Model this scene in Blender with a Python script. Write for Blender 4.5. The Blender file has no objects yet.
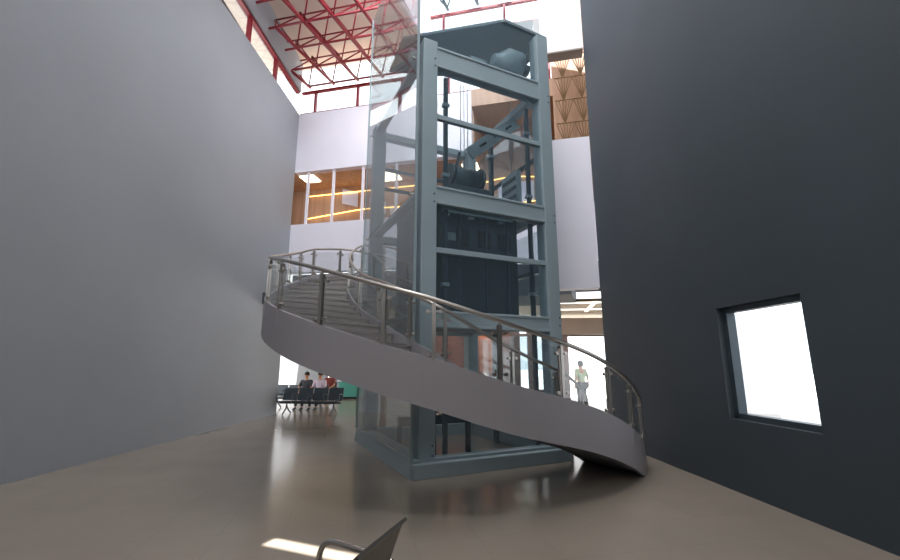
import bpy, math, random
from mathutils import Vector, Matrix
random.seed(7)
S = bpy.context.scene
COL = S.collection
V = Vector

# ---------------------------------------------------------------- camera, world, sun, lights, exposure
cam_d = bpy.data.cameras.new('camera')
cam_d.sensor_width = 36.0
cam_d.lens = 420.0 / 900.0 * 36.0
cam_d.clip_end = 400
cam = bpy.data.objects.new('camera', cam_d)
COL.objects.link(cam)
cam.location = (0, 0, 1.6)
cam.rotation_euler = (math.radians(90) + math.atan(0.2), 0, 0)
S.camera = cam

world = bpy.data.worlds.new('sky')
S.world = world
world.use_nodes = True
bg = world.node_tree.nodes['Background']
bg.inputs[0].default_value = (0.96, 0.98, 1.0, 1)
bg.inputs[1].default_value = 2.4

SUN_DIR = V((-0.06, 0.42, -0.88)).normalized()
sun_d = bpy.data.lights.new('sun', 'SUN')
sun_d.energy = 22.0
sun_d.angle = 0.004
sun_d.color = (1.0, 0.96, 0.9)
sun = bpy.data.objects.new('sun', sun_d)
COL.objects.link(sun)
sun.rotation_euler = SUN_DIR.to_track_quat('-Z', 'Y').to_euler()

def area(name, loc, direction, sx, sy, power, color=(1, 1, 1)):
    d = bpy.data.lights.new(name, 'AREA')
    d.shape = 'RECTANGLE'; d.size = sx; d.size_y = sy; d.energy = power; d.color = color
    o = bpy.data.objects.new(name, d); COL.objects.link(o)
    o.location = loc
    o.rotation_euler = V(direction).to_track_quat('-Z', 'Y').to_euler()
    return o
# daylight entering by the big glazed front behind the photographer ; overhead area fills added below the closed roof
area('front_daylight', (-1.0, -6.2, 8.0), (0.05, 1, 0.22), 9.0, 4.5, 130, (0.94, 0.97, 1.0))
area('overhead_fill', (1.0, 6.5, 14.9), (-0.1, 0.12, -1), 5.0, 5.0, 620, (0.97, 0.98, 1.0))  # added fill from above, no opening in the deck here
area('upper_shaft_fill', (-0.6, 1.6, 13.8), (0.06, 0.72, -0.66), 4.0, 2.0, 400, (0.95, 0.98, 1.0))  # added fill that lifts the upper front faces of the shaft
area('gallery_fill', (-1.5, 9.8, 12.6), (-0.15, 0.9, -0.75), 5.0, 1.2, 230, (1.0, 0.98, 1.0))  # added fill to brighten the white rear wall
area('ground_floor_ceiling_light', (1.2, 13.9, 3.3), (0.05, 0.35, -1), 4.0, 0.8, 110, (1.0, 0.9, 0.8))

S.view_settings.view_transform = 'Standard'
S.view_settings.look = 'None'
S.view_settings.exposure = 0.0
S.view_settings.gamma = 1.0
S.view_settings.use_curve_mapping = False
S.cycles.max_bounces = 12
S.cycles.transparent_max_bounces = 32
S.cycles.use_denoising = True
S.cycles.sample_clamp_indirect = 6.0

# ---------------------------------------------------------------- materials
def lin(c):
    return tuple(((x/255)/12.92 if x/255 <= 0.04045 else ((x/255+0.055)/1.055)**2.4) for x in c)

def mat(name, rgb, rough=0.5, metal=0.0, var=0.06, scale=3.0, spec=0.5, bump=0.0):
    m = bpy.data.materials.new(name); m.use_nodes = True
    nt = m.node_tree; b = nt.nodes['Principled BSDF']
    b.inputs['Roughness'].default_value = rough
    b.inputs['Metallic'].default_value = metal
    b.inputs['Specular IOR Level'].default_value = spec
    c = lin(rgb)
    tc = nt.nodes.new('ShaderNodeTexCoord')
    n = nt.nodes.new('ShaderNodeTexNoise'); n.inputs['Scale'].default_value = scale
    n.inputs['Detail'].default_value = 4
    nt.links.new(tc.outputs['Object'], n.inputs['Vector'])
    r = nt.nodes.new('ShaderNodeMapRange')
    r.inputs['From Min'].default_value = 0.3; r.inputs['From Max'].default_value = 0.7
    r.inputs['To Min'].default_value = 1 - var; r.inputs['To Max'].default_value = 1 + var
    nt.links.new(n.outputs['Fac'], r.inputs['Value'])
    h = nt.nodes.new('ShaderNodeVectorMath'); h.operation = 'SCALE'
    h.inputs[0].default_value = c
    nt.links.new(r.outputs[0], h.inputs['Scale'])
    nt.links.new(h.outputs[0], b.inputs['Base Color'])
    if bump:
        bp = nt.nodes.new('ShaderNodeBump'); bp.inputs['Strength'].default_value = bump
        bp.inputs['Distance'].default_value = 0.01
        nt.links.new(n.outputs['Fac'], bp.inputs['Height'])
        nt.links.new(bp.outputs[0], b.inputs['Normal'])
    return m

def emit(name, rgb, strength):
    m = bpy.data.materials.new(name); m.use_nodes = True
    nt = m.node_tree; nt.nodes.clear()
    o = nt.nodes.new('ShaderNodeOutputMaterial'); e = nt.nodes.new('ShaderNodeEmission')
    e.inputs[0].default_value = (*lin(rgb), 1); e.inputs[1].default_value = strength
    nt.links.new(e.outputs[0], o.inputs[0])
    return m

def glass(name, tint, refl=1.0, haze=0.0, haze_rgb=(170, 180, 185), rough=0.02, ior=1.5):
    """architectural pane: tinted see-through, fresnel mirror, optional diffuse veil painted for reflected haze"""
    m = bpy.data.materials.new(name); m.use_nodes = True
    nt = m.node_tree; nt.nodes.clear()
    o = nt.nodes.new('ShaderNodeOutputMaterial')
    t = nt.nodes.new('ShaderNodeBsdfTransparent'); t.inputs[0].default_value = (*tint, 1)
    g = nt.nodes.new('ShaderNodeBsdfGlossy'); g.inputs['Roughness'].default_value = rough
    g.inputs['Color'].default_value = (refl, refl, refl, 1)
    f = nt.nodes.new('ShaderNodeFresnel'); f.inputs[0].default_value = 1.5
    mx = nt.nodes.new('ShaderNodeMixShader')
    ge = nt.nodes.new('ShaderNodeNewGeometry'); io = nt.nodes.new('ShaderNodeMapRange')
    io.inputs['To Min'].default_value = ior; io.inputs['To Max'].default_value = 1/ior   # same pane reflectance seen from both sides
    nt.links.new(ge.outputs['Backfacing'], io.inputs['Value']); nt.links.new(io.outputs[0], f.inputs[0])
    nt.links.new(f.outputs[0], mx.inputs[0]); nt.links.new(t.outputs[0], mx.inputs[1]); nt.links.new(g.outputs[0], mx.inputs[2])
    last = mx
    if haze:  # veil of glare and reflection put into the pane as diffuse colour
        d = nt.nodes.new('ShaderNodeBsdfDiffuse'); d.inputs[0].default_value = (*lin(haze_rgb), 1)
        tc = nt.nodes.new('ShaderNodeTexCoord')
        n = nt.nodes.new('ShaderNodeTexNoise'); n.inputs['Scale'].default_value = 0.9
        nt.links.new(tc.outputs['Object'], n.inputs['Vector'])
        r = nt.nodes.new('ShaderNodeMapRange'); r.inputs['To Min'].default_value = haze*0.6; r.inputs['To Max'].default_value = haze*1.4
        nt.links.new(n.outputs['Fac'], r.inputs['Value'])
        m2 = nt.nodes.new('ShaderNodeMixShader')
        nt.links.new(r.outputs[0], m2.inputs[0]); nt.links.new(mx.outputs[0], m2.inputs[1]); nt.links.new(d.outputs[0], m2.inputs[2])
        last = m2
    nt.links.new(last.outputs[0], o.inputs[0])
    return m

def tile_floor(name, rgb, size, rough):
    m = mat(name, rgb, rough, 0.0, 0.07, 0.8)
    nt = m.node_tree; b = nt.nodes['Principled BSDF']
    base = b.inputs['Base Color'].links[0].from_socket
    tc = nt.nodes.new('ShaderNodeTexCoord')
    mp = nt.nodes.new('ShaderNodeMapping'); mp.inputs['Rotation'].default_value = (0, 0, math.radians(-12.5))
    nt.links.new(tc.outputs['Object'], mp.inputs['Vector'])
    br = nt.nodes.new('ShaderNodeTexBrick'); br.offset = 0.0
    br.inputs['Scale'].default_value = 1.0
    br.inputs['Brick Width'].default_value = size; br.inputs['Row Height'].default_value = size
    br.inputs['Mortar Size'].default_value = 0.003
    br.inputs['Color1'].default_value = (1, 1, 1, 1); br.inputs['Color2'].default_value = (0.97, 0.97, 0.97, 1)
    br.inputs['Mortar'].default_value = (0.86, 0.86, 0.86, 1)
    nt.links.new(mp.outputs[0], br.inputs['Vector'])
    mu = nt.nodes.new('ShaderNodeMix'); mu.data_type = 'RGBA'; mu.blend_type = 'MULTIPLY'
    mu.inputs[0].default_value = 1.0
    nt.links.new(base, mu.inputs[6]); nt.links.new(br.outputs['Color'], mu.inputs[7])
    nt.links.new(mu.outputs[2], b.inputs['Base Color'])
    return m

def wood(name, rgb1, rgb2, rough=0.45, scale=1.2):
    m = mat(name, rgb1, rough)
    nt = m.node_tree; b = nt.nodes['Principled BSDF']
    tc = nt.nodes.new('ShaderNodeTexCoord')
    mp = nt.nodes.new('ShaderNodeMapping'); mp.inputs['Scale'].default_value = (6, 6, 0.5)
    n = nt.nodes.new('ShaderNodeTexNoise'); n.inputs['Scale'].default_value = scale; n.inputs['Detail'].default_value = 6
    cr = nt.nodes.new('ShaderNodeValToRGB')
    cr.color_ramp.elements[0].position = 0.35; cr.color_ramp.elements[0].color = (*lin(rgb1), 1)
    cr.color_ramp.elements[1].position = 0.65; cr.color_ramp.elements[1].color = (*lin(rgb2), 1)
    nt.links.new(tc.outputs['Object'], mp.inputs[0]); nt.links.new(mp.outputs[0], n.inputs[0])
    nt.links.new(n.outputs['Fac'], cr.inputs[0]); nt.links.new(cr.outputs[0], b.inputs['Base Color'])
    return m

M = dict(
    floor=tile_floor('pale polished stone tiles', (150, 140, 128), 0.6, 0.16),
    white=mat('white painted wall', (234, 231, 242), 0.6, 0, 0.02, 1.0),
    grey_wall=mat('mid grey plaster', (146, 150, 156), 0.7, 0, 0.04, 0.5),
    slate=mat('dark slate cladding', (62, 72, 80), 0.6, 0, 0.08, 0.6),
    dark=mat('dark grey soffit', (78, 84, 90), 0.7, 0, 0.05, 1.0),
    steel_paint=mat('blue grey painted steel', (150, 166, 173), 0.42, 0.0, 0.03, 2.0),
    steel_dark=mat('darker grey steel', (70, 82, 90), 0.45, 0.3, 0.06, 3.0),
    rail=mat('brushed stainless steel', (178, 172, 166), 0.28, 0.9, 0.05, 20.0),
    fascia=mat('warm grey stair cladding', (150, 147, 152), 0.6, 0, 0.02, 1.0),
    step=mat('grey stone step', (172, 166, 164), 0.5, 0, 0.08, 5.0),
    nosing=mat('darker strip on step edge', (144, 138, 136), 0.6, 0, 0.08, 8.0),
    slab=mat('blue grey painted slab', (104, 120, 128), 0.6, 0, 0.06, 2.0),
    red=mat('red painted tube', (128, 14, 32), 0.45, 0.0, 0.05, 2.0),
    deck=mat('cream roof deck', (222, 208, 196), 0.8, 0, 0.03, 0.6),
    wood=wood('brown wood panelling', (158, 124, 100), (178, 142, 116)),
    redwood=wood('reddish wood panelling', (92, 56, 50), (124, 76, 64), 0.75),
    orange=wood('orange brown panel', (176, 100, 70), (196, 118, 84), 0.7),
    beige=mat('beige painted column', (206, 170, 138), 0.6, 0, 0.04, 2.0),
    cabin=mat('dark anodised cabin panel', (58, 68, 74), 0.35, 0.3, 0.08, 2.0),
    black=mat('black rubber', (24, 26, 28), 0.5, 0, 0.05, 8.0),
    machine=mat('pale grey machine paint', (150, 166, 172), 0.45, 0.1, 0.05, 4.0),
    seat=mat('perforated grey steel seat', (116, 112, 106), 0.35, 0.7, 0.08, 30.0),
    seat_dark=mat('blue grey seat pad', (62, 72, 80), 0.4, 0.1, 0.06, 10.0),
    chrome=mat('chrome', (200, 196, 190), 0.12, 1.0, 0.02, 10.0),
    teal=mat('teal counter panel', (78, 160, 146), 0.4, 0, 0.05, 4.0),
    ground=mat('sunlit outdoor paving', (235, 232, 224), 0.8, 0, 0.04, 1.0),
    skin=mat('skin', (186, 136, 108), 0.6, 0, 0.04, 8.0),
    hair=mat('black hair', (26, 22, 20), 0.6, 0, 0.2, 30.0),
    shirt_g=mat('pale green shirt cloth', (168, 184, 150), 0.8, 0, 0.06, 12.0),
    shirt_w=mat('lilac white shirt cloth', (206, 190, 206), 0.8, 0, 0.06, 12.0),
    shirt_r=mat('maroon shirt cloth', (112, 44, 40), 0.8, 0, 0.08, 12.0),
    trousers=mat('dark trouser cloth', (58, 60, 66), 0.8, 0, 0.08, 12.0),
    cream=mat('cream ceiling panel', (224, 210, 192), 0.7, 0, 0.04, 1.0),
    brownbeam=mat('brown beam cladding', (140, 124, 112), 0.6, 0, 0.05, 2.0),
    pier=mat('brown grey window pier', (112, 92, 88), 0.5, 0, 0.05, 3.0),
    latt=mat('bronze lattice tube', (120, 92, 62), 0.45, 0.3, 0.08, 5.0),
    led=emit('warm light strip', (255, 196, 110), 5.0),
    lamp=emit('ceiling lamp diffuser', (255, 236, 200), 7.0),
    lamp_w=emit('white light trim', (255, 250, 240), 2.2),
    window_pale=mat('pale violet panel', (214, 218, 244), 0.4, 0, 0.03, 1.0),
    glass=glass('clear shaft glass', (0.915, 0.95, 0.965), 1.0, 0.06, (146, 172, 186)),
    glass_side=glass('side cladding glass', (0.87, 0.91, 0.92), 1.0, 0.11, (176, 186, 190), ior=1.9),
    guard=glass('guard glass', (0.96, 0.975, 0.975), 1.0, 0.03, (150, 150, 150)),
    pane=glass('window glass', (0.96, 0.98, 1.0), 0.6),
)

# ---------------------------------------------------------------- mesh builder
class MB:
    def __init__(s): s.v = []; s.f = []; s.sm = []
    def add(s, vs, fs, smooth=False):
        o = len(s.v); s.v += [tuple(p) for p in vs]
        for f in fs: s.f.append([i + o for i in f]); s.sm.append(smooth)
        return s
    def hexa(s, p):                       # 8 points, bottom loop then top loop
        return s.add(p, [(3,2,1,0),(4,5,6,7),(0,1,5,4),(1,2,6,5),(2,3,7,6),(3,0,4,7)])
    def box(s, x0, x1, y0, y1, z0, z1):
        return s.hexa([(x0,y0,z0),(x1,y0,z0),(x1,y1,z0),(x0,y1,z0),(x0,y0,z1),(x1,y0,z1),(x1,y1,z1),(x0,y1,z1)])
    def obox(s, o, e, a0, a1, b0, b1, z0, z1):   # box in a rotated plan frame: origin o, unit e, normal left of e
        n = (-e[1], e[0])
        q = lambda a, b, z: (o[0]+e[0]*a+n[0]*b, o[1]+e[1]*a+n[1]*b, z)
        return s.hexa([q(a0,b0,z0),q(a1,b0,z0),q(a1,b1,z0),q(a0,b1,z0),q(a0,b0,z1),q(a1,b0,z1),q(a1,b1,z1),q(a0,b1,z1)])
    def bar(s, p, q, w, h, up=(0,0,1)):
        p = V(p); q = V(q); d = (q-p).normalized(); u = V(up)
        if abs(d.dot(u)) > 0.98: u = V((0,1,0))
        r = d.cross(u).normalized(); t = r.cross(d)
        a = [r*(-w/2)+t*(-h/2), r*(w/2)+t*(-h/2), r*(w/2)+t*(h/2), r*(-w/2)+t*(h/2)]
        return s.add([p+x for x in a]+[q+x for x in a], [(3,2,1,0),(4,5,6,7),(0,1,5,4),(1,2,6,5),(2,3,7,6),(3,0,4,7)])
    def tube(s, pts, r, n=10, caps=True):
        pts = [V(p) for p in pts]; rs = r if isinstance(r, (list, tuple)) else [r]*len(pts)
        vs = []; ref = None
        for i, p in enumerate(pts):
            d = (pts[min(i+1, len(pts)-1)] - pts[max(i-1, 0)]).normalized()
            if ref is None: ref = d.orthogonal().normalized()
            ref = (ref - d*ref.dot(d)).normalized(); b = d.cross(ref)
            for k in range(n):
                a = 2*math.pi*k/n
                vs.append(p + (ref*math.cos(a)+b*math.sin(a))*rs[i])
        fs = [(i*n+k, i*n+(k+1)%n, (i+1)*n+(k+1)%n, (i+1)*n+k) for i in range(len(pts)-1) for k in range(n)]
        s.add(vs, fs, True)
        if caps:
            o = len(s.v)-len(vs)
            s.f.append([o+k for k in range(n)][::-1]); s.sm.append(False)
            s.f.append([o+(len(pts)-1)*n+k for k in range(n)]); s.sm.append(False)
        return s
    def ball(s, c, rx, ry, rz, n=14, m=9):
        vs = []; fs = []
        for i in range(m+1):
            t = math.pi*i/m
            for k in range(n):
                a = 2*math.pi*k/n
                vs.append((c[0]+rx*math.sin(t)*math.cos(a), c[1]+ry*math.sin(t)*math.sin(a), c[2]+rz*math.cos(t)))
        for i in range(m):
            for k in range(n): fs.append((i*n+k, (i+1)*n+k, (i+1)*n+(k+1)%n, i*n+(k+1)%n))
        return s.add(vs, fs, True)
    def build(s, name, m, parent=None, bevel=0.0):
        me = bpy.data.meshes.new(name)
        me.from_pydata(s.v, [], s.f); me.validate()
        if len(me.polygons) == len(s.sm):
            me.polygons.foreach_set('use_smooth', s.sm)
        me.materials.append(M[m] if isinstance(m, str) else m)
        o = bpy.data.objects.new(name, me); COL.objects.link(o)
        if parent is not None:
            o.parent = parent
            bpy_off = parent
            loc = V((0, 0, 0)); p = parent; mw = Matrix.Identity(4)
            while p is not None: mw = p.matrix_basis @ mw; p = p.parent
            inv = mw.inverted()
            me.transform(inv)
        if bevel:
            b = o.modifiers.new('bevel', 'BEVEL'); b.width = bevel; b.segments = 2; b.limit_method = 'ANGLE'
        return o

def tag(o, label=None, cat=None, group=None, kind=None):
    if label: o['label'] = label
    if cat: o['category'] = cat
    if group: o['group'] = group
    if kind: o['kind'] = kind
    return o
def thing(name, loc, label, cat, group=None, rz=0):
    o = bpy.data.objects.new(name, None); COL.objects.link(o)
    o.empty_display_size = 0.1
    o.location = loc; o.rotation_euler = (0, 0, rz)
    return tag(o, label, cat, group)
def struct(o, label=None): return tag(o, label, None, None, 'structure')
def copy_tree(o, parent=None):
    c = o.copy(); COL.objects.link(c)
    if parent is not None: c.parent = parent
    for ch in list(o.children): copy_tree(ch, c)
    return c

# ---------------------------------------------------------------- layout constants
w = (0.976, -0.217)            # direction of the rear hall wall
nW = (0.217, 0.976)
P0 = (-4.4, 14.0)              # origin of the rear wall line
def W(s, z, b=0.0): return (P0[0]+w[0]*s+nW[0]*b, P0[1]+w[1]*s+nW[1]*b, z)
P2 = (2.3, 9.6)                # origin of the right hand white wall
A = (-0.46, 6.45); e1 = (0.9026, 0.4305); e2 = (-0.4305, 0.9026)
LA, LB = 2.76, 3.36           # shaft plan size
def Sh(a, b, z=0.0): return (A[0]+e1[0]*a+e2[0]*b, A[1]+e1[1]*a+e2[1]*b, z)

# ================================================================ SETTING
# floor indoors
struct(MB().add([(-12,-8,0),(12,-8,0),(12,18.5,0),(-12,26,0)], [(0,1,2,3)]).build('floor', 'floor'))
struct(MB().add([(-60,18.5,-0.03),(60,18.5,-0.03),(60,120,-0.03),(-60,120,-0.03)], [(0,1,2,3)]).build('ground_outdoors', 'ground'))

# rear wall: pieces around the openings (origin P0 along w)
SL = -1.3                      # left end (meets the left side wall)
SR = 12.0
def wpiece(mb, s0, s1, z0, z1, b0=0.0, b1=0.25): return mb.obox(P0, w, s0, s1, b0, b1, z0, z1)
mb = MB()
wpiece(mb, SL, SR, 4.69, 6.45)
struct(mb.build('wall_rear', 'white'))
struct(wpiece(MB(), SL, 5.25, 8.45, 10.80).build('wall_rear_upper', 'white'))
struct(wpiece(MB(), 5.25, 7.95, 10.2, 10.84).build('wall_rear_lintel', 'wood'))
struct(wpiece(MB(), 3.75, 7.95, 11.75, 13.2).build('wall_rear_top', 'dark'))
struct(wpiece(MB(), 7.95, SR, 7.9, 14.2, 0, 0.25).build('wall_rear_wood', 'wood'))
mb = MB(); wpiece(mb, SL, SR, 3.75, 4.69, 0.35, 0.5)
struct(mb.build('trim_1', 'dark'))            # recessed dark band at the foot of the upper wall
# the wood lined room behind the opening
RB = 2.6
mb = MB(); wpiece(mb, -3.5, SR, 6.3, 6.45, 0.25, RB)
struct(mb.build('floor_upper', 'wood'))
mb = MB(); wpiece(mb, -3.5, SR, 6.3, 11.0, RB, RB+.2)
struct(mb.build('wall_upper_room', 'wood'))
for s_ in (-3.6, SR):
    struct(wpiece(MB(), s_, s_+.1, 6.3, 11.0, 0.0, RB).build('wall_upper_end', 'wood'))
struct(wpiece(MB(), -3.5, 5.25, 8.95, 9.1, 0.25, RB).build('ceiling_upper_room', 'wood'))
struct(wpiece(MB(), 5.25, SR, 10.2, 10.35, 0.25, RB).build('ceiling_upper_hall', 'wood'))
struct(wpiece(MB(), 5.2, 5.3, 8.9, 10.3, 0.25, RB).build('wall_upper_step', 'wood'))
# clerestory windows with red mullions
def clerestory(name, s0, s1, z0, z1, step, off, m='red'):
    fr = MB()
    wpiece(fr, s0, s1, z0-0.04, z0+0.03, 0.05, 0.15); wpiece(fr, s0, s1, z1-0.02, z1+0.06, 0.05, 0.15)
    s = off
    while s < s1:
        if s > s0: wpiece(fr, s-0.035, s+0.035, z0, z1, 0.04, 0.16)
        s += step
    o = struct(fr.build(name, m))
    g = MB(); wpiece(g, s0, s1, z0, z1, 0.09, 0.11)
    g.build('glass_pane', 'pane', o)
clerestory('window_1', SL, 7.95, 10.84, 11.72, 1.72, -0.72)
clerestory('window_2', 3.75, 7.95, 13.24, 14.08, 2.2, 4.25)
# white posts standing in the upper opening
for s_ in (-0.78, 0.23, 1.36, 2.6):
    wpiece(MB(), s_-0.04, s_+0.04, 6.45, 8.45, 0.05, 0.13).build('trim_4', 'white')['kind'] = 'structure'

# side walls
def vwall(p, q, t, z0, z1, mb=None):
    mb = mb or MB()
    d = V((q[0]-p[0], q[1]-p[1])); L = d.length; d.normalize()
    return mb.obox(p, (d.x, d.y), 0, L, 0, t, z0, z1)
LW0 = (W(SL, 0)[0], W(SL, 0)[1])
mb = vwall((-6.6, -6.5), LW0, 0.25, 0, 10.8); vwall((-6.6, -6.5), LW0, 0.25, 11.75, 13.0, mb)
struct(mb.build('wall_left', 'grey_wall'))
fr = MB()
dL = V((LW0[0]+6.6, LW0[1]+6.5)); LL = dL.length; dL.normalize()
for k in range(1, 12):
    fr.obox((-6.6, -6.5), (dL.x, dL.y), k*1.72, k*1.72+0.07, 0.04, 0.18, 10.8, 11.75)
fr.obox((-6.6, -6.5), (dL.x, dL.y), 0, LL, 0.04, 0.18, 10.78, 10.86); fr.obox((-6.6, -6.5), (dL.x, dL.y), 0, LL, 0.04, 0.18, 11.68, 11.76)
o = struct(fr.build('window_3', 'red'))
MB().obox((-6.6, -6.5), (dL.x, dL.y), 0, LL, 0.1, 0.12, 10.8, 11.75).build('glass_pane', 'pane', o)

# white wall on the right, in two lifts with an opening between
mb = MB().obox(P2, w, 0.07, 1.12, 0, 0.3, 3.3, 7.05)
struct(mb.build('wall_right_white', 'white'))
mb = MB().obox(P2, w, 0.07, 1.12, 0, 0.3, 9.51, 14.5)
struct(mb.build('wall_right_upper', 'white'))
struct(MB().obox(P2, w, 0.07, 1.12, -0.03, 0.3, 9.47, 9.51).build('trim_2', 'brownbeam'))
# slate clad side wall that runs towards the photographer, with one window added as a bright patch
RW0 = (3.40, 9.35); RW1 = (4.6, -6.5)
dR = V((RW0[0]-RW1[0], RW0[1]-RW1[1])); LR = dR.length; dR.normalize()
def rpiece(mb, a0, a1, z0, z1, b0=-0.25, b1=0.0): mb.obox(RW1, (dR.x, dR.y), a0, a1, b0, b1, z0, z1)
mb = MB()
rpiece(mb, 0, 11.0, 0, 15); rpiece(mb, 11.0, 12.3, 0, 0.9); rpiece(mb, 11.0, 12.3, 2.35, 15); rpiece(mb, 12.3, LR, 0, 15)
struct(mb.build('wall_right', 'slate'))
fr = MB()
for a in (11.0, 12.22): rpiece(fr, a, a+0.08, 0.9, 2.35, -0.2, -0.08)
rpiece(fr, 11, 12.3, 0.9, 0.97, -0.2, -0.08); rpiece(fr, 11, 12.3, 2.28, 2.35, -0.2, -0.08)
o = struct(fr.build('window_added', 'steel_dark'))
g = MB(); rpiece(g, 11.05, 12.25, 0.95, 2.3, -0.15, -0.13); g.build('glass_pane', 'pane', o)
# wall behind the photographer, glazed high up
mb = MB().box(-6.6, 4.6, -6.8, -6.5, 0, 5.0); mb.box(-6.6, 4.6, -6.8, -6.5, 10.2, 15)
struct(mb.build('wall_behind', 'grey_wall'))

# gallery slab behind the shaft (the stair lands on it)
mb = MB()
mb.hexa([(-5.9, 12.55, 3.4), (-1.9, 12.25, 3.4), (3.3, 11.2, 3.4), (3.3, 13.6, 3.4)] and
        [(-5.75, 12.7, 3.4), (3.2, 10.9, 3.4), (3.9, 12.8, 3.4), (-5.5, 14.9, 3.4),
         (-5.75, 12.7, 3.75), (3.2, 10.9, 3.75), (3.9, 12.8, 3.75), (-5.5, 14.9, 3.75)])
struct(mb.build('floor_gallery', 'dark'))
# ground floor ceiling beyond the gallery, with light trims
mb = MB().add([(-8, 14.7, 3.42), (8, 11.5, 3.42), (9, 18.5, 3.42), (-8, 25, 3.42)], [(0,1,2,3)])
mb.add([(-8, 14.7, 3.5), (8, 11.5, 3.5), (9, 18.5, 3.5), (-8, 25, 3.5)], [(3,2,1,0)])
struct(mb.build('ceiling', 'cream'))
struct(MB().bar((2.9, 16.0, 2.98), (7.5, 15.6, 2.98), 0.3, 0.62).build('trim_3', 'brownbeam'))

# roof: low part with the red trusses, high part over the shaft
dT = V((0.37, 0.93, 0)).normalized()
slot_c = V((-0.97, 4.07, 0)) - SUN_DIR*(12.95/(-SUN_DIR.z)) * 1.0
def lowline(y):                 # x of the roof step at depth y
    q = W(3.6, 0); return q[0] + (y-q[1])*0.37/0.93
yb = 14.35
mb = MB()
sx, sy = slot_c.x, slot_c.y
zr0, zr1 = 12.95, 13.1
hw = 0.11
def deck(x0, x1, y0, y1, z0, z1, mb): mb.box(x0, x1, y0, y1, z0, z1)
# low deck, left of the step line
ys = [-6.6, yb]
mb.hexa([(-7.2,-6.6,zr0),(lowline(-6.6),-6.6,zr0),(lowline(13.5),13.5,zr0),(-7.2,15.0,zr0),
         (-7.2,-6.6,zr1),(lowline(-6.6),-6.6,zr1),(lowline(13.5),13.5,zr1),(-7.2,15.0,zr1)])
struct(mb.build('ceiling_low_roof', 'deck'))
# high deck, with a slot added to shape the sun strip on the floor
ZH = 15.2
sH = V((-0.93, 3.93, 0)) - SUN_DIR*(ZH/(-SUN_DIR.z))
u = V((0.54, -0.22, 0)).normalized(); nn = V((-u.y, u.x, 0))
def hq(a, b, z): p = sH + u*a + nn*b; return (p.x, p.y, z)
mb = MB()
for a0, a1, b0, b1 in [(-14, 14, 0.10, 14), (-14, 14, -22, -0.10), (-14, -0.80, -0.10, 0.10), (0.27, 14, -0.10, 0.10)]:
    mb.hexa([hq(a0,b0,ZH),hq(a1,b0,ZH),hq(a1,b1,ZH),hq(a0,b1,ZH),hq(a0,b0,ZH+.12),hq(a1,b0,ZH+.12),hq(a1,b1,ZH+.12),hq(a0,b1,ZH+.12)])
struct(mb.build('ceiling_high_roof', 'deck'))
# riser between both roofs
mb = MB()
mb.hexa([(lowline(-6.6),-6.6,12.9),(lowline(-6.6)+.1,-6.6,12.9),(lowline(13.2)+.1,13.2,12.9),(lowline(13.2),13.2,12.9),
         (lowline(-6.6),-6.6,ZH),(lowline(-6.6)+.1,-6.6,ZH),(lowline(13.2)+.1,13.2,ZH),(lowline(13.2),13.2,ZH)])
struct(mb.build('wall_roof_step', 'white'))

# ground floor walls behind the shaft
mb = MB().box(-0.75, 2.25, 15.6, 15.8, 0, 3.4)
struct(mb.build('wall_ground_rear', 'redwood'))
MBx = MB().box(0.95, 1.75, 15.55, 15.6, 1.3, 2.75)
tag(MBx.build('wall_panel', 'orange'), 'orange brown wooden panel on the dark reddish wall behind the lift', 'panel')
# glazed exit to the right: piers and rails
fr = MB()
for x0, x1 in [(2.25, 2.62), (2.92, 3.1), (3.5, 3.72), (4.12, 4.42), (6.4, 6.8)]:
    fr.box(x0, x1, 15.9, 16.1, 0, 2.8)
fr.box(2.3, 4.3, 15.95, 16.05, 0.55, 0.68); fr.box(2.25, 7.0, 15.92, 16.08, 2.62, 2.72)
o = struct(fr.build('window_5', 'pier'))
MB().box(2.4, 4.2, 15.99, 16.01, 0.0, 2.7).build('glass_pane', 'pane', o)
struct(MB().box(6.8, 12, 15.9, 16.1, 0, 3.42).build('wall_exit_side', 'grey_wall'))
# far left end of the ground floor
struct(MB().box(-12, -6.55, 23.0, 23.2, 0, 3.5).build('wall_far_left', 'grey_wall'))
struct(MB().box(-6.1, -0.7, 23.0, 23.2, 0, 3.5).build('wall_far', 'grey_wall'))
struct(MB().box(-6.55, -6.1, 23.0, 23.2, 0, 0.75).build('wall_far_sill', 'grey_wall'))
struct(MB().box(-6.55, -6.1, 23.0, 23.2, 1.75, 3.5).build('wall_far_lintel', 'grey_wall'))
fr = MB().box(-6.55, -6.51, 22.97, 23.1, 0.75, 1.75); fr.box(-6.14, -6.1, 22.97, 23.1, 0.75, 1.75); fr.box(-6.51, -6.14, 22.97, 23.1, 0.75, 0.79); fr.box(-6.51, -6.14, 22.97, 23.1, 1.71, 1.75)
o = struct(fr.build('window_6', 'pier')); MB().box(-6.5, -6.15, 23.0, 23.02, 0.8, 1.7).build('glass_pane', 'pane', o)

# ================================================================ ELEVATOR SHAFT
PW = 0.27
shaft = thing('elevator_shaft', Sh(LA/2, LB/2), 'tall glass lift shaft with blue grey steel frame, encircled by the curved stair', 'elevator shaft')
TOP = 7.28
posts = {'A': (0, 0), 'R': (LA-PW, 0), 'L': (0, LB-PW), 'B': (LA-PW, LB-PW)}
for k, (a, b) in posts.items():
    top = TOP if k != 'R' else 8.3
    p = MB().obox(A, e1, a, a+PW, b, b+PW, 0, top).build('post', 'steel_paint', shaft, 0.012)
    for z in (0.35, 2.35, 4.3, 6.85):
        for dz in (-0.07, 0.07):
            c = V(Sh(a+PW-0.05, b-0.0, z+dz)); n = V((e1[1], -e1[0], 0))
            MB().tube([c - n*0.0, c + n*0.012], 0.014, 8).build('bolt', 'steel_dark', p)
levels = [(0.0, 0.24), (2.16, 2.43), (4.21, 4.53), (6.78, 7.19)]
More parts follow.
